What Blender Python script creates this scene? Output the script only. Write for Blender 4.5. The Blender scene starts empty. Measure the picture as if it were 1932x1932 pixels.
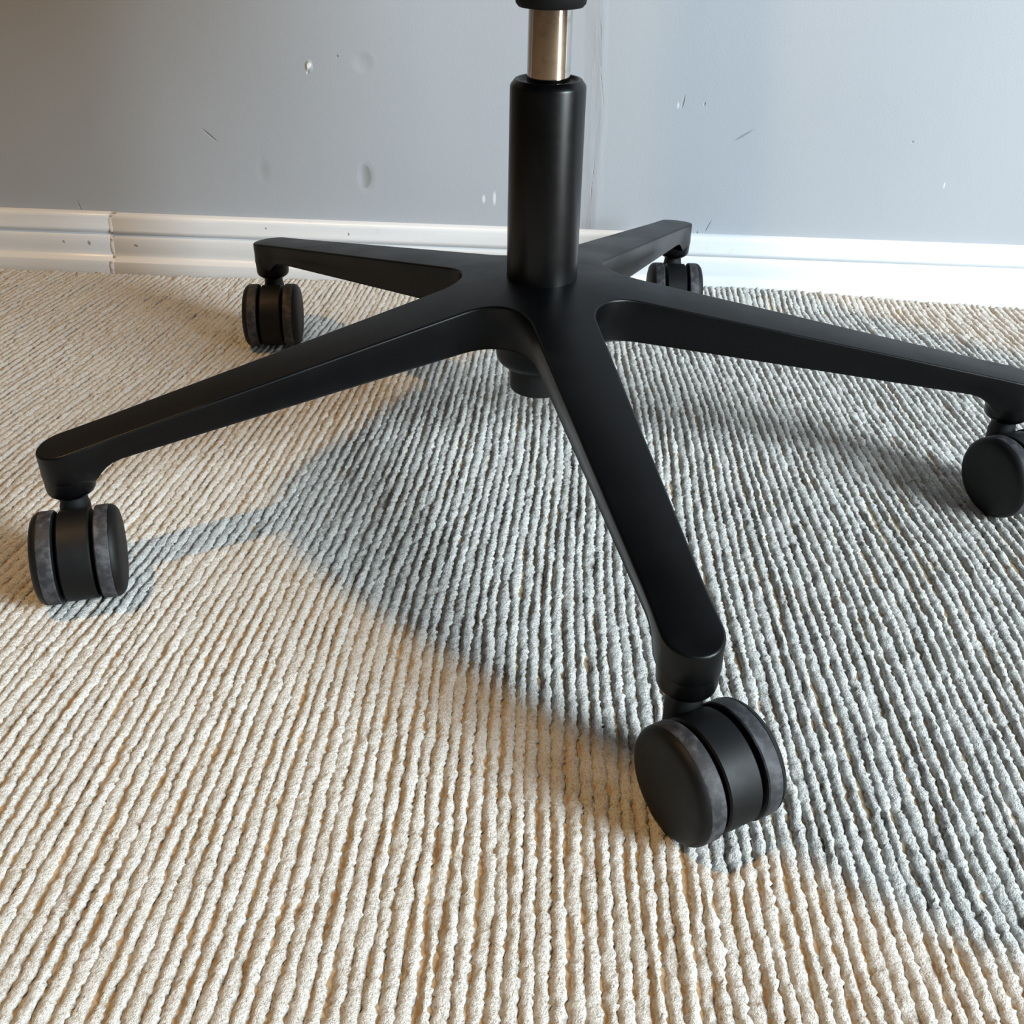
import bpy, bmesh, math, random
import numpy as np
from mathutils import Vector, Matrix

scene = bpy.context.scene
COL = scene.collection
random.seed(7)
RNG = np.random.default_rng(11)
PI = math.pi

# ------------------------------------------------------------------ camera
cam_d = bpy.data.cameras.new('camera')
cam = bpy.data.objects.new('camera', cam_d)
COL.objects.link(cam)
c_pos = Vector((0.00503, -0.71799, 0.40469))
c_r = Vector((0.99798845, 0.06288925, 0.00800032))
c_u = Vector((-0.03713924, 0.47770257, 0.87773625))
c_f = Vector((-0.05137841, 0.87626777, -0.4790773))
cam.matrix_world = Matrix(((c_r.x, c_u.x, -c_f.x, c_pos.x),
                           (c_r.y, c_u.y, -c_f.y, c_pos.y),
                           (c_r.z, c_u.z, -c_f.z, c_pos.z),
                           (0, 0, 0, 1)))
cam_d.sensor_fit = 'HORIZONTAL'
cam_d.sensor_width = 36
cam_d.lens = 37.385
cam_d.shift_x = 0.02332
cam_d.shift_y = -0.07356
cam_d.clip_start = 0.01
scene.camera = cam

# ------------------------------------------------------------------ world and lights
world = bpy.data.worlds.new('world')
scene.world = world
world.use_nodes = True
wb = world.node_tree.nodes['Background']
wb.inputs[0].default_value = (1.0, 0.80, 0.58, 1)
wb.inputs[1].default_value = 0.07

def aim(o, target):
    d = Vector(target) - o.location
    o.rotation_euler = d.to_track_quat('-Z', 'Y').to_euler()

DAY_AZ = math.radians(-32)
DAY_D = 2.6
win_l = bpy.data.lights.new('window_daylight', 'AREA')
win_l.shape = 'RECTANGLE'
win_l.size = 0.90
win_l.size_y = 1.5
win_l.energy = 188
win_l.color = (0.80, 0.93, 1.0)
win = bpy.data.objects.new('window_daylight', win_l)
COL.objects.link(win)
win.location = (DAY_D * math.cos(DAY_AZ), DAY_D * math.sin(DAY_AZ), 1.30)
aim(win, (0, 0, 0.7))
# added low area light that puts the bright stripe on the chrome piston
low_l = bpy.data.lights.new('chrome_stripe_light', 'AREA')
low_l.shape = 'RECTANGLE'
low_l.size = 0.62
low_l.size_y = 0.55
low_l.energy = 9
low_l.color = (0.95, 0.97, 0.92)
low = bpy.data.objects.new('chrome_stripe_light', low_l)
COL.objects.link(low)
low.location = (DAY_D * math.cos(DAY_AZ - 0.05), DAY_D * math.sin(DAY_AZ - 0.05), 0.275)
aim(low, (0, 0, 0.275))

LAMP = Vector((-0.85, -0.53, 2.3))
lamp_l = bpy.data.lights.new('ceiling_bulb', 'POINT')
lamp_l.energy = 104
lamp_l.color = (1.0, 0.61, 0.25)
lamp_l.shadow_soft_size = 0.05
lamp = bpy.data.objects.new('ceiling_bulb', lamp_l)
COL.objects.link(lamp)
lamp.location = LAMP

scene.view_settings.view_transform = 'Standard'
scene.view_settings.look = 'None'
scene.view_settings.gamma = 1
scene.view_settings.use_curve_mapping = False
scene.view_settings.exposure = 0.12

# ------------------------------------------------------------------ helpers
def link(name, mesh, mat, parent=None, smooth=None):
    o = bpy.data.objects.new(name, mesh)
    COL.objects.link(o)
    if mat is not None:
        for m in (mat if isinstance(mat, (list, tuple)) else [mat]):
            mesh.materials.append(m)
    if smooth is not None:
        mesh.polygons.foreach_set('use_smooth', [True] * len(mesh.polygons))
        mesh.set_sharp_from_angle(angle=math.radians(smooth))
    if parent is not None:
        o.parent = parent
    return o

def mesh_from(name, verts, faces):
    me = bpy.data.meshes.new(name)
    me.from_pydata(verts, [], faces)
    me.update()
    return me

def fix_normals(me, merge=1e-6):
    bm = bmesh.new()
    bm.from_mesh(me)
    bmesh.ops.remove_doubles(bm, verts=bm.verts, dist=merge)
    bmesh.ops.dissolve_degenerate(bm, edges=bm.edges, dist=1e-7)
    bmesh.ops.recalc_face_normals(bm, faces=bm.faces)
    bm.to_mesh(me)
    bm.free()
    me.update()
    return me

def lathe_data(profile, seg=64, axis='Z'):
    """profile: list of (radius, height) from bottom to top, closed at radius 0"""
    V, F = [], []
    rings = []
    for (r, h) in profile:
        if r < 1e-7:
            rings.append([len(V)])
            V.append((0, 0, h))
        else:
            ring = []
            for i in range(seg):
                a = 2 * PI * i / seg
                ring.append(len(V))
                V.append((r * math.cos(a), r * math.sin(a), h))
            rings.append(ring)
    for a, b in zip(rings[:-1], rings[1:]):
        for i in range(seg):
            j = (i + 1) % seg
            if len(a) == 1 and len(b) == 1:
                continue
            if len(a) == 1:
                F.append((a[0], b[j], b[i]))
            elif len(b) == 1:
                F.append((a[i], a[j], b[0]))
            else:
                F.append((a[i], a[j], b[j], b[i]))
    if axis == 'X':
        V = [(z, x, y) for (x, y, z) in V]
    return V, F

def arc(cx, cy, r, a0, a1, n):
    return [(cx + r * math.cos(math.radians(a0 + (a1 - a0) * i / n)),
             cy + r * math.sin(math.radians(a0 + (a1 - a0) * i / n))) for i in range(n + 1)]

# ------------------------------------------------------------------ node helpers
class NT:
    def __init__(self, name):
        self.m = bpy.data.materials.new(name)
        self.m.use_nodes = True
        self.t = self.m.node_tree
        self.b = self.t.nodes['Principled BSDF']
    def n(self, kind, **kw):
        nd = self.t.nodes.new(kind)
        for k, v in kw.items():
            setattr(nd, k, v)
        return nd
    def l(self, a, b):
        self.t.links.new(a, b)
    def val(self, sock, v):
        sock.default_value = v
    def math(self, op, a, b=None, c=None, clamp=False):
        nd = self.n('ShaderNodeMath', operation=op, use_clamp=clamp)
        for i, x in enumerate((a, b, c)):
            if x is None:
                continue
            if isinstance(x, (int, float)):
                nd.inputs[i].default_value = x
            else:
                self.l(x, nd.inputs[i])
        return nd.outputs[0]
    def noise(self, vec, scale, detail=3, rough=0.55, dist=0.0):
        nd = self.n('ShaderNodeTexNoise')
        nd.inputs['Scale'].default_value = scale
        nd.inputs['Detail'].default_value = detail
        nd.inputs['Roughness'].default_value = rough
        nd.inputs['Distortion'].default_value = dist
        if vec is not None:
            self.l(vec, nd.inputs['Vector'])
        return nd.outputs['Fac']
    def ramp(self, fac, stops):
        nd = self.n('ShaderNodeValToRGB')
        e = nd.color_ramp.elements
        e[0].position, e[0].color = stops[0][0], (*stops[0][1], 1)
        e[1].position, e[1].color = stops[-1][0], (*stops[-1][1], 1)
        for p, c in stops[1:-1]:
            x = e.new(p)
            x.color = (*c, 1)
        self.l(fac, nd.inputs[0])
        return nd.outputs[0]
    def mix(self, fac, a, b):
        nd = self.n('ShaderNodeMix', data_type='RGBA')
        for s, x in ((nd.inputs[0], fac), (nd.inputs[6], a), (nd.inputs[7], b)):
            if isinstance(x, (int, float)):
                s.default_value = x
            elif isinstance(x, tuple):
                s.default_value = (*x, 1)
            else:
                self.l(x, s)
        return nd.outputs[2]
    def bump(self, h, strength, distance, normal=None):
        nd = self.n('ShaderNodeBump')
        nd.inputs['Strength'].default_value = strength
        nd.inputs['Distance'].default_value = distance
        self.l(h, nd.inputs['Height'])
        if normal is not None:
            self.l(normal, nd.inputs['Normal'])
        return nd.outputs[0]
    def obj(self):
        return self.n('ShaderNodeTexCoord').outputs['Object']
    def maprange(self, x, a, b, c, d):
        nd = self.n('ShaderNodeMapRange', interpolation_type='SMOOTHSTEP')
        self.l(x, nd.inputs[0])
        for i, v in enumerate((a, b, c, d)):
            nd.inputs[i + 1].default_value = v
        return nd.outputs[0]

def mark_mask(T, sep, u0, v0, ru, rv, ang=0.0, soft=0.35, warp=None):
    """soft elliptical mark at (u0, v0) on a wall plane; sep is a Separate XYZ node"""
    du = T.math('SUBTRACT', sep.outputs[0], u0)
    dv = T.math('SUBTRACT', sep.outputs[2], v0)
    if warp is not None:
        du = T.math('ADD', du, warp)
    c, s = math.cos(ang), math.sin(ang)
    a = T.math('ADD', T.math('MULTIPLY', du, c / ru), T.math('MULTIPLY', dv, s / ru))
    b = T.math('ADD', T.math('MULTIPLY', du, -s / rv), T.math('MULTIPLY', dv, c / rv))
    d = T.math('SQRT', T.math('ADD', T.math('MULTIPLY', a, a), T.math('MULTIPLY', b, b)))
    return T.maprange(d, 1 - soft, 1 + soft, 1, 0)

# ------------------------------------------------------------------ materials
def mat_wall():
    T = NT('grey_wall_paint')
    co = T.obj()
    sep = T.n('ShaderNodeSeparateXYZ')
    T.l(co, sep.inputs[0])
    fine = T.noise(co, 420, 4, 0.6)
    mid = T.noise(co, 26, 4, 0.55)
    big = T.noise(co, 4, 3)
    col = T.ramp(big, [(0.3, (0.312, 0.331, 0.362)), (0.7, (0.328, 0.347, 0.378))])
    col = T.mix(T.math('MULTIPLY', T.maprange(mid, 0.45, 0.75, 0, 1), 0.18), col, (0.315, 0.333, 0.362))
    # darker grey vertical streak beside the column
    mp = T.n('ShaderNodeMapping')
    T.l(co, mp.inputs[0])
    mp.inputs['Scale'].default_value = (70, 1, 7)
    sn = T.noise(mp.outputs[0], 1.0, 4, 0.6)
    warp = T.math('MULTIPLY', T.math('SUBTRACT', T.noise(co, 9, 2), 0.5), 0.02)
    st = mark_mask(T, sep, 0.045, 0.19, 0.009, 0.22, 0.03, 0.5, warp)
    streak = T.math('MULTIPLY', st, T.maprange(sn, 0.40, 0.70, 0.15, 0.8))
    col = T.mix(streak, col, (0.265, 0.27, 0.288))
    crack = mark_mask(T, sep, 0.049, 0.225, 0.0008, 0.04, 0.08, 0.6, warp)
    crack2 = mark_mask(T, sep, 0.047, 0.11, 0.0006, 0.02, -0.06, 0.6, warp)
    crack3 = mark_mask(T, sep, 0.046, 0.063, 0.0003, 0.008, 0.0, 0.6)
    dark = T.math('MULTIPLY', T.math('MAXIMUM', T.math('MAXIMUM', crack, crack2), crack3), T.maprange(T.noise(co, 60, 3), 0.42, 0.62, 0.0, 0.7))
    # scratches and pits
    for (u, v, ru, rv, an) in [(-0.3537, 0.1471, 0.0009, 0.0085, 0.85), (0.1925, 0.1625, 0.0009, 0.0095, -1.0),
                               (0.131, 0.1935, 0.0008, 0.0055, -0.15), (-0.5087, 0.066, 0.0006, 0.006, 0.25),
                               (0.3576, 0.1611, 0.0013, 0.0009, 0), (-0.2135, 0.2287, 0.001, 0.0012, 0),
                               (0.1575, 0.060, 0.001, 0.003, 0), (0.168, 0.069, 0.0006, 0.006, -0.4),
                               (0.152, 0.192, 0.0008, 0.0018, 0)]:
        dark = T.math('MAXIMUM', dark, mark_mask(T, sep, u, v, ru, rv, an, 0.5))
    col = T.mix(T.math('MULTIPLY', dark, 0.5), col, (0.15, 0.15, 0.16))
    # oval dent, its shading painted into the colour, darker towards one rim
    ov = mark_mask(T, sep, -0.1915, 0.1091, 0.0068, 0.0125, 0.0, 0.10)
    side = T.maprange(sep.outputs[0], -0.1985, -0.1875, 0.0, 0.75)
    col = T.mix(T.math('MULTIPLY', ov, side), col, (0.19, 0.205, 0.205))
    fa = mark_mask(T, sep, -0.2996, 0.1117, 0.0042, 0.009, 0.0, 0.7)
    col = T.mix(T.math('MULTIPLY', fa, 0.28), col, (0.23, 0.24, 0.24))
    # chips down to white filler
    white = mark_mask(T, sep, -0.2430, 0.2190, 0.0021, 0.0030, -0.5, 0.3, T.math('MULTIPLY', warp, 0.15))
    for (u, v, ru, rv, an) in [(-0.2447, 0.2150, 0.0009, 0.0042, -0.25), (0.3967, 0.1192, 0.0007, 0.0028, 0), (0.1265, 0.190, 0.001, 0.003, 0),
                               (-0.0548, 0.0905, 0.0014, 0.007, 0), (-0.066, 0.0895, 0.0016, 0.004, 0),
                               (0.150, 0.0635, 0.0012, 0.005, 0.2)]:
        white = T.math('MAXIMUM', white, T.math('MULTIPLY', mark_mask(T, sep, u, v, ru, rv, an, 0.4), 0.55 if u != -0.2447 else 1.0))
    col = T.mix(T.math('MULTIPLY', white, 0.9), col, (0.78, 0.78, 0.77))
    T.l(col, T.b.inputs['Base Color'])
    # dents: oval hollows in the plaster
    hgt = None
    for (u, v, ru, rv, dep, so) in [(-0.1904, 0.1091, 0.0060, 0.0115, 0.35, 0.75), (-0.2996, 0.1117, 0.005, 0.009, 0.18, 0.9),
                                    (-0.188, 0.2232, 0.007, 0.007, 0.30, 0.8), (-0.2430, 0.2185, 0.003, 0.005, -0.5, 0.5)]:
        k = T.math('MULTIPLY', mark_mask(T, sep, u, v, ru, rv, 0.0, so), -dep)
        hgt = k if hgt is None else T.math('ADD', hgt, k)
    hgt = T.math('SUBTRACT', hgt, T.math('MULTIPLY', dark, 0.2))
    n1 = T.bump(hgt, 1.0, 0.0022)
    n2 = T.bump(T.math('ADD', T.math('MULTIPLY', fine, 0.6), T.math('MULTIPLY', mid, 0.9)), 0.25, 0.0008, n1)
    n2 = T.bump(T.math('MULTIPLY', st, sn), 0.5, 0.0015, n2)
    T.l(n2, T.b.inputs['Normal'])
    T.b.inputs['Roughness'].default_value = 0.62
    T.b.inputs['Specular IOR Level'].default_value = 0.3
    return T.m

def mat_trim():
    T = NT('white_gloss_trim_paint')
    co = T.obj()
    sep = T.n('ShaderNodeSeparateXYZ')
    T.l(co, sep.inputs[0])
    mp = T.n('ShaderNodeMapping')
    T.l(co, mp.inputs[0])
    mp.inputs['Scale'].default_value = (6, 60, 90)
    a = T.noise(mp.outputs[0], 1.0, 5, 0.6)
    d = T.noise(co, 70, 4, 0.6)
    col = T.ramp(a, [(0.3, (0.60, 0.618, 0.655)), (0.65, (0.65, 0.665, 0.69))])
    dirt = T.maprange(d, 0.63, 0.75, 0, 0.35)
    col = T.mix(dirt, col, (0.55, 0.52, 0.48))
    dark = None
    for (u, v, ru, rv, an) in [(-0.5289, 0.0290, 0.0011, 0.0016, 0.6), (-0.5000, 0.0285, 0.0016, 0.0024, 0.2),
                               (-0.4473, 0.0275, 0.0022, 0.0011, -0.4), (-0.30, 0.052, 0.001, 0.001, 0), (-0.21, 0.049, 0.001, 0.0015, 0)]:
        k = mark_mask(T, sep, u, v, ru, rv, an, 0.45)
        dark = k if dark is None else T.math('MAXIMUM', dark, k)
    col = T.mix(T.math('MULTIPLY', dark, 0.8), col, (0.16, 0.15, 0.14))
    T.l(col, T.b.inputs['Base Color'])
    n1 = T.bump(T.math('SUBTRACT', a, dark), 0.35, 0.0008)
    T.l(n1, T.b.inputs['Normal'])
    T.b.inputs['Roughness'].default_value = 0.33
    return T.m

def mat_plain(name, col, rough, spec=0.5, metal=0.0, dust=None, noise_scale=60, bump=0.0, bscale=900):
    T = NT(name)
    co = T.obj()
    if dust:
        n = T.noise(co, noise_scale, 5, 0.62)
        c = T.mix(T.maprange(n, dust[0], dust[1], 0, 1), col, dust[2])
        T.l(c, T.b.inputs['Base Color'])
        rr = T.maprange(n, 0.3, 0.75, rough - 0.03, rough + 0.06)
        T.l(rr, T.b.inputs['Roughness'])
    else:
        T.b.inputs['Base Color'].default_value = (*col, 1)
        T.b.inputs['Roughness'].default_value = rough
    T.b.inputs['Specular IOR Level'].default_value = spec
    T.b.inputs['Metallic'].default_value = metal
    if bump:
        T.l(T.bump(T.noise(co, bscale, 3), bump, 0.0004), T.b.inputs['Normal'])
    return T.m

def mat_rib():
    T = NT('cream_wool_yarn')
    co = T.obj()
    grain = T.noise(co, 620, 4, 0.7)
    fib = T.noise(co, 1500, 2, 0.6)
    big = T.noise(co, 14, 3)
    col = T.ramp(grain, [(0.31, (0.38, 0.335, 0.27)), (0.44, (0.68, 0.655, 0.61)), (0.64, (0.84, 0.83, 0.80))])
    col = T.mix(T.maprange(big, 0.45, 0.75, 0, 0.35), col, (0.70, 0.66, 0.60))
    T.l(col, T.b.inputs['Base Color'])
    h = T.math('ADD', T.math('MULTIPLY', grain, 0.8), T.math('MULTIPLY', fib, 0.3))
    T.l(T.bump(h, 1.0, 0.0035), T.b.inputs['Normal'])
    T.b.inputs['Roughness'].default_value = 0.95
    T.b.inputs['Specular IOR Level'].default_value = 0.1
    T.b.inputs['Sheen Weight'].default_value = 0.15
    return T.m

M = {}
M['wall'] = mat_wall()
M['trim'] = mat_trim()
M['floor'] = mat_plain('worn_brown_floor', (0.16, 0.11, 0.07), 0.5, dust=(0.4, 0.7, (0.22, 0.16, 0.11)), noise_scale=12)
M['rib'] = mat_rib()
M['backing'] = mat_plain('tan_rug_backing', (0.36, 0.255, 0.15), 0.95, 0.1, dust=(0.35, 0.7, (0.46, 0.36, 0.25)), noise_scale=300, bump=0.6)
M['plastic'] = mat_plain('satin_black_plastic', (0.0010, 0.0010, 0.0013), 0.36, 0.22, dust=(0.52, 0.8, (0.003, 0.003, 0.003)), noise_scale=22, bump=0.06)
M['housing'] = mat_plain('matt_black_plastic', (0.002, 0.002, 0.0024), 0.56, 0.24, dust=(0.5, 0.8, (0.005, 0.005, 0.005)), noise_scale=50, bump=0.08)
M['sleeve'] = mat_plain('black_painted_steel', (0.0012, 0.0012, 0.0015), 0.32, 0.28, dust=(0.5, 0.8, (0.003, 0.003, 0.0035)), noise_scale=40)
M['chrome'] = mat_plain('worn_chrome', (0.60, 0.57, 0.53), 0.09, 0.5, 1.0, dust=(0.5, 0.72, (0.45, 0.41, 0.36)), noise_scale=120)
M['rubber'] = mat_plain('black_rubber', (0.005, 0.005, 0.005), 0.7, 0.25, bump=0.2, bscale=600)
M['tread'] = mat_plain('worn_grey_tread', (0.020, 0.020, 0.023), 0.6, 0.3, dust=(0.40, 0.70, (0.062, 0.060, 0.065)), noise_scale=170, bump=0.25, bscale=400)
M['wheel'] = mat_plain('black_wheel_plastic', (0.002, 0.002, 0.002), 0.55, 0.25, dust=(0.5, 0.8, (0.005, 0.005, 0.005)), noise_scale=60, bump=0.08)
M['dark'] = mat_plain('deep_black_plastic', (0.004, 0.004, 0.004), 0.6, 0.3)
M['fabric'] = mat_plain('black_seat_fabric', (0.012, 0.012, 0.013), 0.95, 0.1, bump=0.5, bscale=1500)
M['caulk'] = mat_plain('grubby_filler', (0.62, 0.61, 0.60), 0.6, 0.3, dust=(0.50, 0.62, (0.22, 0.19, 0.16)), noise_scale=110, bump=0.5, bscale=300)

# ------------------------------------------------------------------ setting
FLOOR_Z = -0.006
WALL_A = -0.03
WALL_Y = 0.365          # front plane of the skirting board where x = 0
SK = 0.010              # thickness of the skirting board

def struct(o, label=None):
    o['kind'] = 'structure'
    return o

def box_mesh(name, x0, x1, y0, y1, z0, z1):
    V = [(x, y, z) for x in (x0, x1) for y in (y0, y1) for z in (z0, z1)]
    F = [(0, 1, 3, 2), (4, 6, 7, 5), (0, 4, 5, 1), (2, 3, 7, 6), (0, 2, 6, 4), (1, 5, 7, 3)]
    return fix_normals(mesh_from(name, V, F))

floor = struct(link('floor', box_mesh('floor', -2.6, 2.6, -2.6, 0.55, FLOOR_Z - 0.05, FLOOR_Z), M['floor']))
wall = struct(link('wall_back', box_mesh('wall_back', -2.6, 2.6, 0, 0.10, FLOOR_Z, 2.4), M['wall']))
wall.location = (0, WALL_Y + SK, 0)
wall.rotation_euler = (0, 0, WALL_A)

# skirting board profile (distance in front of the wall, height)
prof = [(0.0, FLOOR_Z), (0.0185, FLOOR_Z), (0.0185, 0.0085), (0.0178, 0.0105), (0.0135, 0.0128), (0.0108, 0.0147), (0.0100, 0.0162),
        (0.0104, 0.0200), (0.0110, 0.0270), (0.0106, 0.0335), (0.0098, 0.0365), (0.0086, 0.0380),
        (0.0078, 0.0388), (0.0086, 0.0397), (0.0100, 0.0408), (0.0112, 0.0428), (0.0112, 0.0450),
        (0.0102, 0.0475), (0.0098, 0.0560), (0.0090, 0.0590), (0.0070, 0.0606), (0.0, 0.0612)]

def skirting(name, x0, x1, dz, parent):
    V, F = [], []
    n = len(prof)
    xs = [x0, x0 + 0.0012] + [x0 + (x1 - x0) * i / 24 for i in range(1, 24)] + [x1 - 0.0012, x1]
    for i, x in enumerate(xs):
        e = 0.0008 if i in (0, len(xs) - 1) else 0.0
        for (d, z) in prof:
            V.append((x, -max(d - e, 0.0), z + (dz if z > 0 else 0)))
    for i in range(len(xs) - 1):
        for j in range(n - 1):
            F.append((i * n + j, (i + 1) * n + j, (i + 1) * n + j + 1, i * n + j + 1))
    F.append(tuple(range(n)))
    F.append(tuple((len(xs) - 1) * n + j for j in reversed(range(n))))
    return link(name, fix_normals(mesh_from(name, V, F)), M['trim'], parent, smooth=38)

base_root = bpy.data.objects.new('baseboard_back', None)
COL.objects.link(base_root)
base_root['kind'] = 'structure'
base_root.location = (0, WALL_Y + SK, 0)
base_root.rotation_euler = (0, 0, WALL_A)
SEAM = -0.4735
skirting('skirting_board', -2.2, SEAM - 0.0008, 0.0006, base_root)
skirting('skirting_board', SEAM + 0.0008, 2.2, -0.0004, base_root)
# lumpy filler in the joint between the two boards
V, F = [], []
ny = len(prof)
for i, x in enumerate((-0.0034, -0.0012, 0.0012, 0.0034)):
    for (d, z) in prof:
        k = (0.0005 if i in (1, 2) else -0.0010) + random.uniform(-0.0004, 0.0003)
        if d == 0.0:
            k = 0
        V.append((SEAM + x + random.uniform(-0.0008, 0.0008) - 0.004 * (0.06 - z) / 0.06 + 0.002, -(d + k), z))
for i in range(3):
    for j in range(ny - 1):
        F.append((i * ny + j, (i + 1) * ny + j, (i + 1) * ny + j + 1, i * ny + j + 1))
link('joint_filler', fix_normals(mesh_from('joint_filler', V, F)), M['caulk'], base_root, smooth=60)

# ------------------------------------------------------------------ ribbed rug
rug = bpy.data.objects.new('ribbed_rug', None)
COL.objects.link(rug)
rug.location = (0, 0, FLOOR_Z)
rug['label'] = 'cream ribbed wool rug under the office chair'
rug['category'] = 'rug'
PITCH = 0.0064
N_LEFT, N_RIGHT = 126, 116
Y0, Y1 = -0.80, 0.352

def sstep(a, b, x):
    t = np.clip((x - a) / (b - a), 0, 1)
    return t * t * (3 - 2 * t)

def rug_warp(s, y):
    """x position of rib coordinate s at depth y: slightly fanned and wavy"""
    lean = np.where(s < 0, -0.36 * s, -0.13 * s)
    lean = np.clip(lean, -0.06, 0.17)
    x = s + lean * (y + 0.08)
    x = x + 0.0032 * np.sin(7.5 * y + 3.0 * s + 0.6) + 0.0016 * np.sin(17 * y - 9 * s + 1.3)
    x = x + 0.010 * sstep(0.10, 0.36, s) * np.exp(-((y + 0.12) / 0.10) ** 2) * 0.6
    return x

def rug_end(x):
    """depth at which the rug stops in front of the skirting board"""
    wall_y = WALL_Y + x * math.tan(WALL_A) - 0.0085
    return wall_y - 0.0010 - 0.006 * sstep(-0.25, -0.45, x) - 0.004 * sstep(0.40, 0.55, x)

def rug_lift(x, y):
    return 0.0105 * np.exp(-((x - 0.20) / 0.20) ** 2) * sstep(0.305, 0.347, y) + 0.0008 * np.sin(9 * x + 5 * y) * sstep(-0.6, 0.2, y)

def smooth_noise(n, sigma, amp):
    k = np.arange(-int(4 * sigma) - 1, int(4 * sigma) + 2)
    g = np.exp(-0.5 * (k / sigma) ** 2)
    g /= np.sqrt((g ** 2).sum())
    return amp * np.convolve(RNG.normal(size=n + len(k) - 1), g, mode='valid')[:n]

STEP = 0.0018
NST = int((Y1 - Y0) / STEP) + 1
ANG = np.radians([-8, 28, 62, 90, 118, 152, 188])
NP = len(ANG)
ii = np.arange(NST - 1)[:, None]
jj = np.arange(NP - 1)[None, :]
a = ii * NP + jj
FACES = np.stack([a, a + 1, a + NP + 1, a + NP], axis=-1).reshape(-1, 4)
NF = len(FACES)
low_wob = None
for r_i in range(-N_LEFT, N_RIGHT + 1):
    s = r_i * PITCH + 0.0021
    t = np.linspace(0, 1, NST)
    xe = float(rug_warp(np.array(s), np.array(0.345)))
    yend = float(rug_end(np.array(xe))) + random.uniform(-0.0012, 0.0010)
    y = Y0 + (yend - Y0) * t
    wob = smooth_noise(NST, 7, 0.00034) + smooth_noise(NST, 2.0, 0.00014)
    low = smooth_noise(NST, 22, 0.0006)
    low_wob = low if low_wob is None else 0.86 * low_wob + 0.5 * low
    cx = rug_warp(np.full(NST, s), y) + wob + low_wob
    wid = 0.00312 * (1 + smooth_noise(NST, 1.2, 0.11) + smooth_noise(NST, 6, 0.09) + smooth_noise(NST, 25, 0.06))
    hei = 0.0029 * (1 + smooth_noise(NST, 1.3, 0.09) + smooth_noise(NST, 6, 0.13))
    dipsel = RNG.random(NST) < 0.012
    hei = hei * (1 - 0.35 * np.convolve(dipsel, np.array([0.4, 1, 0.4]), mode='same').clip(0, 1))
    flat = sstep(0.16, -0.14, cx) * sstep(0.15, -0.2, y)           # trodden-down part of the pile
    wid = wid * (1 + 0.13 * flat)
    hei = hei * (1 - 0.18 * flat)
    zc = -0.0018 + rug_lift(cx, y)
    jx = RNG.normal(size=(NST, NP)) * np.array([0.0006, 0.0005, 0.0003, 0.0003, 0.0003, 0.0005, 0.0006])[None, :]
    jz = RNG.normal(size=(NST, NP)) * 0.00036
    X = cx[:, None] + wid[:, None] * np.cos(ANG)[None, :] + jx
    Z = zc[:, None] + hei[:, None] * np.sin(ANG)[None, :] + jz - FLOOR_Z
    Yv = np.repeat(y[:, None], NP, axis=1) + RNG.normal(size=(NST, NP)) * 0.0002
    # close the rib down at its two ends
    for e in (0, NST - 1):
        Z[e, :] = zc[e] - FLOOR_Z - 0.001
        X[e, :] = cx[e] + 0.4 * (X[e, :] - cx[e])
    co = np.stack([X, Yv, Z], axis=-1).reshape(-1).astype(np.float32)
    me = bpy.data.meshes.new('rib')
    me.vertices.add(NST * NP)
    me.vertices.foreach_set('co', co)
    me.loops.add(NF * 4)
    me.loops.foreach_set('vertex_index', FACES.reshape(-1).astype(np.int32)[::-1].copy())
    me.polygons.add(NF)
    me.polygons.foreach_set('loop_start', np.arange(0, NF * 4, 4, dtype=np.int32))
    me.polygons.foreach_set('use_smooth', np.ones(NF, dtype=bool))
    me.update(calc_edges=True)
    link('rib', me, M['rib'], rug)

# backing cloth that shows tan between the ribs
V, F = [], []
bx = np.linspace(-0.80, 0.76, 79)
bt = np.linspace(0, 1, 73)
for x in bx:
    ye = float(rug_end(np.array(x))) - 0.001
    for t in bt:
        y = Y0 + (ye - Y0) * t
        V.append((float(x), float(y), float(-0.0014 + rug_lift(np.array(x), np.array(y)) - FLOOR_Z)))
n = len(bt)
top = len(V)
V += [(x, y, 0.0) for (x, y, z) in V]
for i in range(len(bx) - 1):
    for j in range(n - 1):
        q4 = (i * n + j, (i + 1) * n + j, (i + 1) * n + j + 1, i * n + j + 1)
        F.append(q4)
        F.append(tuple(top + k for k in reversed(q4)))
m_ = len(bx) - 1
for i in range(m_):
    for j in (0, n - 1):
        F.append((i * n + j, (i + 1) * n + j, top + (i + 1) * n + j, top + i * n + j))
for j in range(n - 1):
    for i in (0, m_):
        F.append((i * n + j, i * n + j + 1, top + i * n + j + 1, top + i * n + j))
bk = link('backing', fix_normals(mesh_from('backing', V, F)), M['backing'], rug, smooth=60)
bk['label'] = 'tan backing cloth between the cream ribs'

# ------------------------------------------------------------------ office chair
chair = bpy.data.objects.new('office_chair', None)
COL.objects.link(chair)
chair['label'] = 'black swivel office chair with a five-arm base on twin-wheel casters'
chair['category'] = 'office chair'

TH0 = 3.69038
RP = 0.33306
CAP = 0.3492
def z_top(r): return 0.14952 - 0.17496 * r + 0.00218 * r * r
def _ss(a, b, x):
    t = min(1.0, max(0.0, (x - a) / (b - a)))
    return t * t * (3 - 2 * t)
def hw_top(r):
    h = 0.02392 - 0.02758 * r
    return h + (0.0156 - h) * _ss(0.295, 0.330, r)
def z_bot(r): return 0.11186 - 0.10739 * r - 0.00429 * r * r
def hw_bot(r):
    h = 0.01861 - 0.02011 * r
    return h + (0.0152 - h) * _ss(0.312, 0.332, r)

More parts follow.
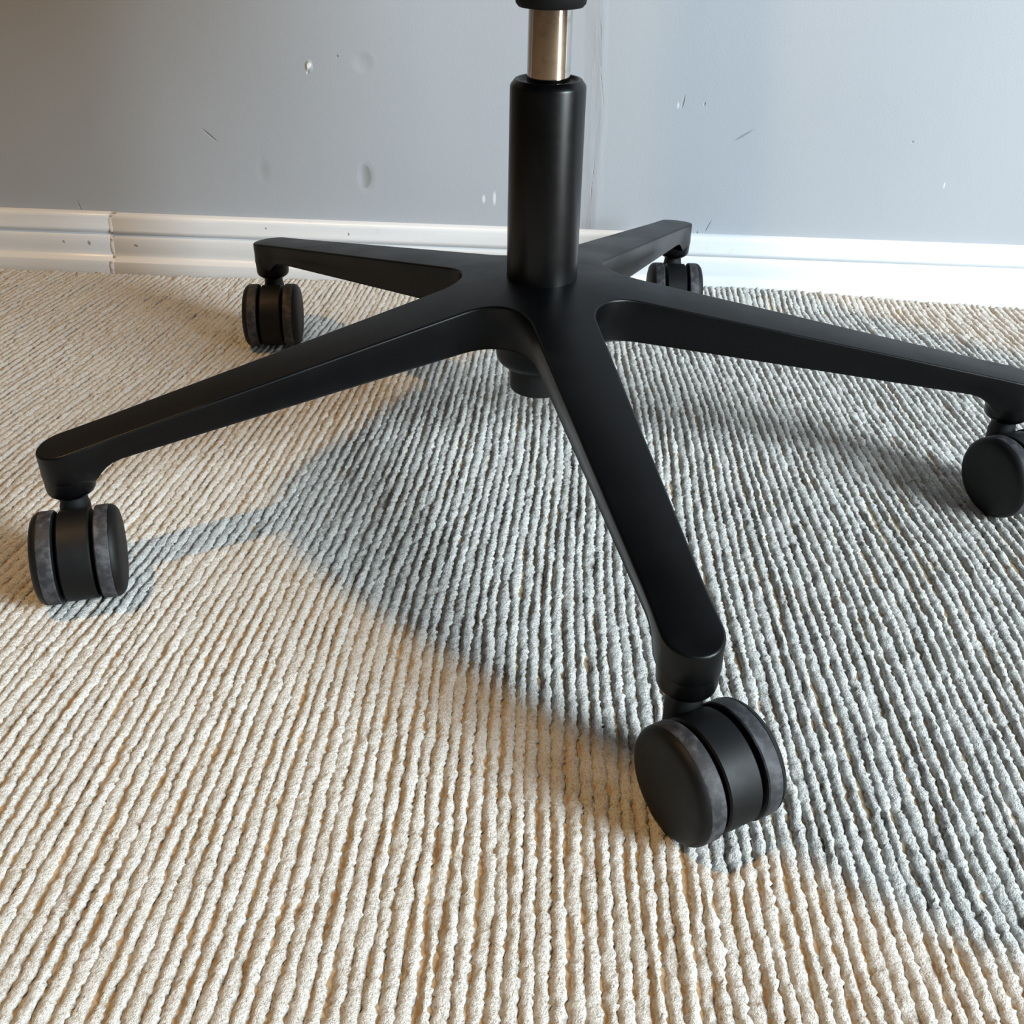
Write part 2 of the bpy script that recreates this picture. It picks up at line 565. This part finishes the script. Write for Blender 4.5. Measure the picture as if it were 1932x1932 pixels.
def star_base():
    BOSS_Z = 0.070
    stations = [0.072, 0.085, 0.10, 0.13, 0.16, 0.19, 0.22, 0.25, 0.275, 0.290, 0.297, 0.303, 0.308, 0.312, 0.3155, 0.318, 0.3205, 0.3265]
    RT = stations[0]
    def bot_profile(r):
        if r < 0.298:
            return z_bot(r)
        if r < 0.3195:
            u = (r - 0.298) / (0.3195 - 0.298)
            return z_bot(r) - 0.0098 * u ** 3.0
        zb = z_bot(0.3195) - 0.0098
        return zb + (BOSS_Z - zb) * min(1.0, (r - 0.3195) / 0.008)
    # plan outline of one arm: right side outwards, cap, left side inwards
    def side_pts(hw):
        return [(r, hw(r)) for r in stations]
    def cap_pts(hw, ext):
        h = hw(RP)
        L = ext - RP
        n = 14
        out = []
        for i in range(n + 1):
            t = -PI / 2 + PI * i / n
            out.append((RP + L * math.cos(t), h * math.sin(t)))
        return out
    levels = []
    B = 0.0016
    # (top-half-width inset, z drop, blend to bottom outline)
    levels.append(('t', B, 0.0))
    levels.append(('t', B * 0.45, B * 0.12))
    levels.append(('t', B * 0.10, B * 0.50))
    levels.append(('t', 0.0, B * 1.05))
    levels.append(('m', 0.5, 0.0))
    levels.append(('b', -0.0004, 0.0020))
    levels.append(('b', 0.0, 0.0005))
    levels.append(('b', 0.0012, 0.0))
    V, F = [], []
    rings = []
    def ring(level):
        kind, p1, p2 = level
        pts = []
        for k in range(5):
            th = TH0 + k * 2 * PI / 5
            def place(r, h, z):
                return (r * math.cos(th) - h * math.sin(th), r * math.sin(th) + h * math.cos(th), z)
            def pt(r, hs, capfrac=None):
                # hs: signed fraction of half width
                if capfrac is None:
                    ht, hb, rt, rb = hw_top(r) * hs, hw_bot(r) * hs, r, r
                    sgn = hs
                else:
                    t = capfrac
                    ht, hb = hw_top(RP) * math.sin(t), hw_bot(RP) * math.sin(t)
                    rt = RP + (CAP - RP) * math.cos(t)
                    rb = RP + 0.0152 * math.cos(t)
                    sgn = None
                bb = bot_profile(r) if capfrac is None else BOSS_Z
                if kind == 't':
                    if capfrac is None:
                        h = ht - math.copysign(p1, hs)
                        return place(rt, h, z_top(rt) - p2)
                    f = 1 - p1 / hw_top(RP)
                    rr = RP + (rt - RP) * f
                    return place(rr, ht * f, z_top(rt) - p2)
                if kind == 'm':
                    h = ht * (1 - p1) + hb * p1
                    rr = rt * (1 - p1) + rb * p1
                    zt = z_top(rt) - B
                    return place(rr, h, zt * (1 - p1) + bb * p1)
                if capfrac is None:
                    h = hb - math.copysign(p1, hs)
                    return place(rb, h, bb + p2)
                f = 1 - p1 / hw_bot(RP)
                return place(RP + (rb - RP) * f, hb * f, bb + p2)
            arm = []
            for r in stations:
                arm.append(pt(r, -1))
            ncap = 16
            for i in range(ncap + 1):
                t = -PI / 2 + PI * i / ncap
                arm.append(pt(None, None, t))
            for r in reversed(stations):
                arm.append(pt(r, 1))
            pts.append(arm)
        # fillets between neighbouring arms
        out = []
        spans = []
        for k in range(5):
            arm, nxt = pts[k], pts[(k + 1) % 5]
            start = len(out)
            out += arm
            spans.append((start, len(arm)))
            P0, P3 = Vector(arm[-1]), Vector(nxt[0])
            d0 = (Vector(arm[-1]) - Vector(arm[-2])).normalized()
            d3 = (Vector(nxt[0]) - Vector(nxt[1])).normalized()
            hl = (P3 - P0).length * 0.46
            C1, C2 = P0 + d0 * hl, P3 + d3 * hl
            nf = 12
            for i in range(1, nf):
                t = i / nf
                out.append(tuple(P0 * (1 - t) ** 3 + C1 * 3 * t * (1 - t) ** 2 + C2 * 3 * t * t * (1 - t) + P3 * t ** 3))
        return out, spans
    for lv in levels:
        pts, spans = ring(lv)
        rings.append(list(range(len(V), len(V) + len(pts))))
        V += pts
    n = len(rings[0])
    for a_, b_ in zip(rings[:-1], rings[1:]):
        for i in range(n):
            j = (i + 1) % n
            F.append((a_[i], a_[j], b_[j], b_[i]))
    # caps (top and underside)
    ns = len(stations)
    for which, R_ in (('top', rings[0]), ('bot', rings[-1])):
        centre = len(V)
        V.append((0, 0, z_top(0.012) if which == 'top' else z_bot(0.0)))
        for k in range(5):
            st, ln = spans[k]
            th = TH0 + k * 2 * PI / 5
            nx = spans[(k + 1) % 5][0]
            L_, R2 = [], []
            for i in range(ln // 2):
                a0, b0 = R_[st + i], R_[st + ln - 1 - i]
                a1, b1 = R_[st + i + 1], R_[st + ln - 2 - i]
                if i == ln // 2 - 1 and a1 == b1:
                    F.append((a0, a1, b0))
                else:
                    F.append((a0, a1, b1, b0))
            F.append((centre, R_[st], R_[st + ln - 1]))
            end = nx if nx > st else len(R_)
            idx = list(range(st + ln - 1, end)) + [nx]
            for i0, i1 in zip(idx[:-1], idx[1:]):
                F.append((centre, R_[i0 % n], R_[i1 % n]))
    # caster bosses under each arm end
    for k in range(5):
        th = TH0 + k * 2 * PI / 5
        px, py = RP * math.cos(th), RP * math.sin(th)
        pv, pf = lathe_data([(0.0, 0.0572), (0.0098, 0.0572), (0.0110, 0.0576), (0.0136, 0.0596), (0.0144, 0.0608), (0.0148, 0.0630), (0.01525, 0.0725), (0.0155, 0.0855), (0.0, 0.0858)], 40)
        o_ = len(V)
        V += [(x + px, y + py, z) for (x, y, z) in pv]
        F += [tuple(o_ + i for i in f) for f in pf]
    # hub skirt and bearing collar underneath
    pv, pf = lathe_data([(0.0, 0.0765), (0.0225, 0.0765), (0.027, 0.0775), (0.0300, 0.0800), (0.0315, 0.0835), (0.0320, 0.088), (0.0330, 0.105), (0.0340, 0.120), (0.0, 0.121)], 56)
    o_ = len(V)
    V += pv
    F += [tuple(o_ + i for i in f) for f in pf]
    return fix_normals(mesh_from('star_base', V, F), 1e-7)

link('star_base', star_base(), M['plastic'], chair, smooth=42)['label'] = 'black five-arm star base casting'

def lathe_obj(name, profile, mat, parent, seg=64, smooth=40):
    v, f_ = lathe_data(profile, seg)
    return link(name, fix_normals(mesh_from(name, v, f_)), mat, parent, smooth=smooth)

# gas lift
lift = lathe_obj('gas_lift_sleeve', [(0.0, 0.110), (0.0245, 0.110), (0.0250, 0.135), (0.0250, 0.2733), (0.0246, 0.2748), (0.0220, 0.2782), (0.0212, 0.2786),
                                     (0.0200, 0.2784), (0.0185, 0.2765), (0.0150, 0.2758), (0.0, 0.2758)], M['sleeve'], chair)
lift['label'] = 'black gas lift sleeve'
pis = lathe_obj('piston', [(0.0, 0.200), (0.0141, 0.200), (0.0141, 0.345), (0.0, 0.345)], M['chrome'], lift)
pis['label'] = 'bright chrome piston rod'
lathe_obj('lower_tube', [(0.0, 0.0565), (0.0200, 0.0565), (0.0208, 0.0572), (0.0210, 0.0585), (0.0210, 0.100), (0.0, 0.100)], M['dark'], lift)

# seat mechanism socket, plate and cushion above
sock = lathe_obj('mechanism_socket', [(0.0, 0.3215), (0.0160, 0.3215), (0.0205, 0.3222), (0.0222, 0.3242), (0.0230, 0.3285), (0.0232, 0.345), (0.0250, 0.380), (0.0, 0.381)], M['rubber'], chair)
sock['label'] = 'black rubber-covered socket on top of the piston'

def superellipse(a_, b_, nexp, n=72):
    out = []
    for i in range(n):
        t = 2 * PI * i / n
        c, s_ = math.cos(t), math.sin(t)
        out.append((a_ * math.copysign(abs(c) ** (2 / nexp), c), b_ * math.copysign(abs(s_) ** (2 / nexp), s_)))
    return out

def slab(name, a_, b_, nexp, levels, mat, parent, smooth=50):
    V, F, R_ = [], [], []
    for (inset, z) in levels:
        pts = superellipse(a_ - inset, b_ - inset, nexp)
        R_.append(range(len(V), len(V) + len(pts)))
        V += [(x, y, z) for x, y in pts]
    n = len(R_[0])
    for p_, q_ in zip(R_[:-1], R_[1:]):
        for i in range(n):
            j = (i + 1) % n
            F.append((p_[i], p_[j], q_[j], q_[i]))
    F.append(tuple(reversed(R_[0])))
    F.append(tuple(R_[-1]))
    return link(name, fix_normals(mesh_from(name, V, F)), mat, parent, smooth=smooth)

SEAT_C = (0.0035, -0.132)
SEAT_R = math.radians(-37)
mech = slab('tilt_mechanism', 0.13, 0.075, 6, [(0.012, 0.376), (0.004, 0.380), (0.0, 0.388), (0.0, 0.418), (0.004, 0.424)], M['dark'], chair)
mech.rotation_euler = (0, 0, SEAT_R)
seat = slab('seat', 0.262, 0.255, 5, [(0.03, 0.420), (0.010, 0.424), (0.002, 0.434), (0.0, 0.450), (0.002, 0.490), (0.012, 0.512), (0.04, 0.524), (0.10, 0.528)], M['fabric'], chair)
seat.location = (*SEAT_C, 0)
seat.rotation_euler = (0, 0, SEAT_R)
seat['label'] = 'black upholstered seat cushion above the frame'

# unseen backrest added to shade the left of the wall, on a bent bar
def backrest_mesh():
    V, F = [], []
    nu, nv = 28, 24
    for side in (0, 1):
        for i in range(nu + 1):
            for j in range(nv + 1):
                u, v = -1 + 2 * i / nu, -1 + 2 * j / nv
                # squircle mapping keeps rounded corners
                uu = u * math.sqrt(1 - 0.30 * v * v)
                vv = v * math.sqrt(1 - 0.22 * u * u)
                edge = max(abs(u), abs(v))
                th_ = 0.024 * math.sqrt(max(0.0, 1 - edge ** 6))
                curve = 0.045 * uu * uu + 0.016 * math.exp(-((vv + 0.35) / 0.4) ** 2)
                V.append((curve + (th_ if side else -th_), 0.240 * uu, 0.715 + 0.275 * vv))
    n_ = nv + 1
    o_ = (nu + 1) * n_
    for side in (0, 1):
        for i in range(nu):
            for j in range(nv):
                q_ = [side * o_ + i * n_ + j, side * o_ + (i + 1) * n_ + j, side * o_ + (i + 1) * n_ + j + 1, side * o_ + i * n_ + j + 1]
                F.append(tuple(q_ if side else reversed(q_)))
    return fix_normals(mesh_from('backrest', V, F), 1e-5)
back = link('backrest', backrest_mesh(), M['fabric'], chair, smooth=60)
E1 = Vector((math.cos(SEAT_R), math.sin(SEAT_R), 0))
bp = Vector((*SEAT_C, 0)) - E1 * 0.266
back.location = bp
back.rotation_euler = (0, 0, SEAT_R)
back['label'] = 'black upholstered backrest, added out of view to shade the wall'
V, F = [], []
path = [(-0.05, 0.400), (-0.18, 0.402), (-0.238, 0.408), (-0.262, 0.430), (-0.272, 0.50), (-0.278, 0.62), (-0.278, 0.72)]
for (d, z) in path:
    c0 = E1 * (d + 0.0) + Vector((*SEAT_C, z))
    sd = Vector((-E1.y, E1.x, 0)) * 0.03
    nrm = (E1 * 0.006) if z > 0.43 else Vector((0, 0, 0.006))
    for k_ in ((1, 1), (1, -1), (-1, -1), (-1, 1)):
        V.append(tuple(c0 + sd * k_[0] + nrm * k_[1]))
for i in range(len(path) - 1):
    for k_ in range(4):
        F.append((i * 4 + k_, i * 4 + (k_ + 1) % 4, (i + 1) * 4 + (k_ + 1) % 4, (i + 1) * 4 + k_))
F += [(3, 2, 1, 0), tuple((len(path) - 1) * 4 + k_ for k_ in range(4))]
link('backrest_bar', fix_normals(mesh_from('backrest_bar', V, F)), M['dark'], chair, smooth=45)

# ------------------------------------------------------------------ casters
WR = 0.0287
TRAIL = 0.0268
HOUS = 0.0093
W_IN = 0.0113
W_OUT = 0.0262

def housing_mesh():
    """drum between the wheels, cut open at the bottom, with a neck up to the stem"""
    V, F = [], []
    r = 0.0279
    a0, a1, n = -62, 242, 44
    pts = [(r * math.cos(math.radians(a0 + (a1 - a0) * i / n)), r * math.sin(math.radians(a0 + (a1 - a0) * i / n))) for i in range(n + 1)]
    inner = [(0.006 * math.cos(math.radians(a0 + (a1 - a0) * i / n)), 0.006 * math.sin(math.radians(a0 + (a1 - a0) * i / n)) - 0.004) for i in range(n + 1)]
    xs = [(-HOUS, 0.0009), (-HOUS + 0.0009, 0.0), (HOUS - 0.0009, 0.0), (HOUS, 0.0009)]
    rings = []
    for x, ins in xs:
        f = 1 - ins / r
        rings.append(list(range(len(V), len(V) + n + 1)))
        V += [(x, p_[0] * f, p_[1] * f) for p_ in pts]
    for a_, b_ in zip(rings[:-1], rings[1:]):
        for i in range(n):
            F.append((a_[i], a_[i + 1], b_[i + 1], b_[i]))
    for ring, x in ((rings[0], -HOUS), (rings[-1], HOUS)):
        inn = list(range(len(V), len(V) + n + 1))
        V += [(x, p_[0], p_[1]) for p_ in inner]
        for i in range(n):
            F.append((ring[i], ring[i + 1], inn[i + 1], inn[i]))
        if x < 0:
            i0 = inn
        else:
            i1 = inn
    for i in range(n):
        F.append((i0[i], i0[i + 1], i1[i + 1], i1[i]))
    for e in (0, n):
        F.append((rings[0][e], rings[1][e], rings[2][e], rings[3][e], i1[e], i0[e]))
    return fix_normals(mesh_from('caster', V, F))

def wheel_mesh():
    prof_ = [(0.0, W_IN), (WR - 0.0022, W_IN), (WR - 0.0010, W_IN + 0.0006), (WR - 0.0012, W_IN + 0.0012), (WR - 0.0012, W_OUT - 0.0058)]
    prof_ += [(WR - 0.0002, W_OUT - 0.0057), (WR - 0.0005, W_OUT - 0.0046), (WR - 0.0016, W_OUT - 0.0030), (WR - 0.0034, W_OUT - 0.0017), (WR - 0.0060, W_OUT - 0.0010),
              (WR - 0.0110, W_OUT - 0.0004), (0.010, W_OUT - 0.0001), (0.0, W_OUT)]
    v, f_ = lathe_data(prof_, 64, 'X')
    return fix_normals(mesh_from('wheel', v, f_))

def tread_mesh():
    prof_ = [(WR - 0.0030, W_IN + 0.0007), (WR - 0.0006, W_IN + 0.0007), (WR, W_IN + 0.0014), (WR, W_OUT - 0.0068), (WR - 0.0004, W_OUT - 0.0059), (WR - 0.0030, W_OUT - 0.0059)]
    v, f_ = lathe_data(prof_, 64, 'X')
    F2 = list(f_)
    n = 64
    for i in range(n):
        j = (i + 1) % n
        F2.append((5 * n + i, 5 * n + j, j, i))
    return fix_normals(mesh_from('tread', v, F2))

def mirror_x(me, name):
    m2 = me.copy()
    m2.name = name
    for v in m2.vertices:
        v.co.x = -v.co.x
    m2.flip_normals()
    return m2

hm = housing_mesh()
wm = wheel_mesh()
tm = tread_mesh()
for me_, mt_, sm_ in ((hm, M['housing'], 40), (wm, M['wheel'], 35), (tm, M['tread'], 40)):
    me_.materials.append(mt_)
    me_.polygons.foreach_set('use_smooth', [True] * len(me_.polygons))
    me_.set_sharp_from_angle(angle=math.radians(sm_))
wm2, tm2 = mirror_x(wm, 'wheel_mirrored'), mirror_x(tm, 'tread_mirrored')
sv, sf = lathe_data([(0.0, -0.012), (0.0092, -0.012), (0.0092, 0.020), (0.0084, 0.0225), (0.0080, 0.030), (0.0080, 0.0355), (0.0, 0.0355)], 32)
stm = fix_normals(mesh_from('stem', sv, sf))
stm.materials.append(M['dark'])
stm.polygons.foreach_set('use_smooth', [True] * len(stm.polygons))
stm.set_sharp_from_angle(angle=math.radians(40))

CASTER_AZ = [0.315, 0.55, 0.43, 0.02301, 0.10969]      # direction of each axle
CASTER_LAT = [0.0015, -0.0035, -0.0062, 0.0, 0.001]            # play of each caster along its axle
for k in range(5):
    th = TH0 + k * 2 * PI / 5
    ph = CASTER_AZ[k]
    la = CASTER_LAT[k]
    px, py = RP * math.cos(th), RP * math.sin(th)
    cx_, cy_ = px + math.sin(ph) * TRAIL + la * math.cos(ph), py - math.cos(ph) * TRAIL + la * math.sin(ph)
    c = bpy.data.objects.new('caster', hm)
    COL.objects.link(c)
    c.parent = chair
    c.location = (cx_, cy_, WR)
    c.rotation_euler = (0, 0, ph)
    for me_, nm in ((wm, 'wheel'), (wm2, 'wheel'), (tm, 'tread'), (tm2, 'tread')):
        w_ = bpy.data.objects.new(nm, me_)
        COL.objects.link(w_)
        w_.parent = c
    s_ = bpy.data.objects.new('stem', stm)
    COL.objects.link(s_)
    s_.parent = c
    s_.location = (-la, TRAIL, 0)
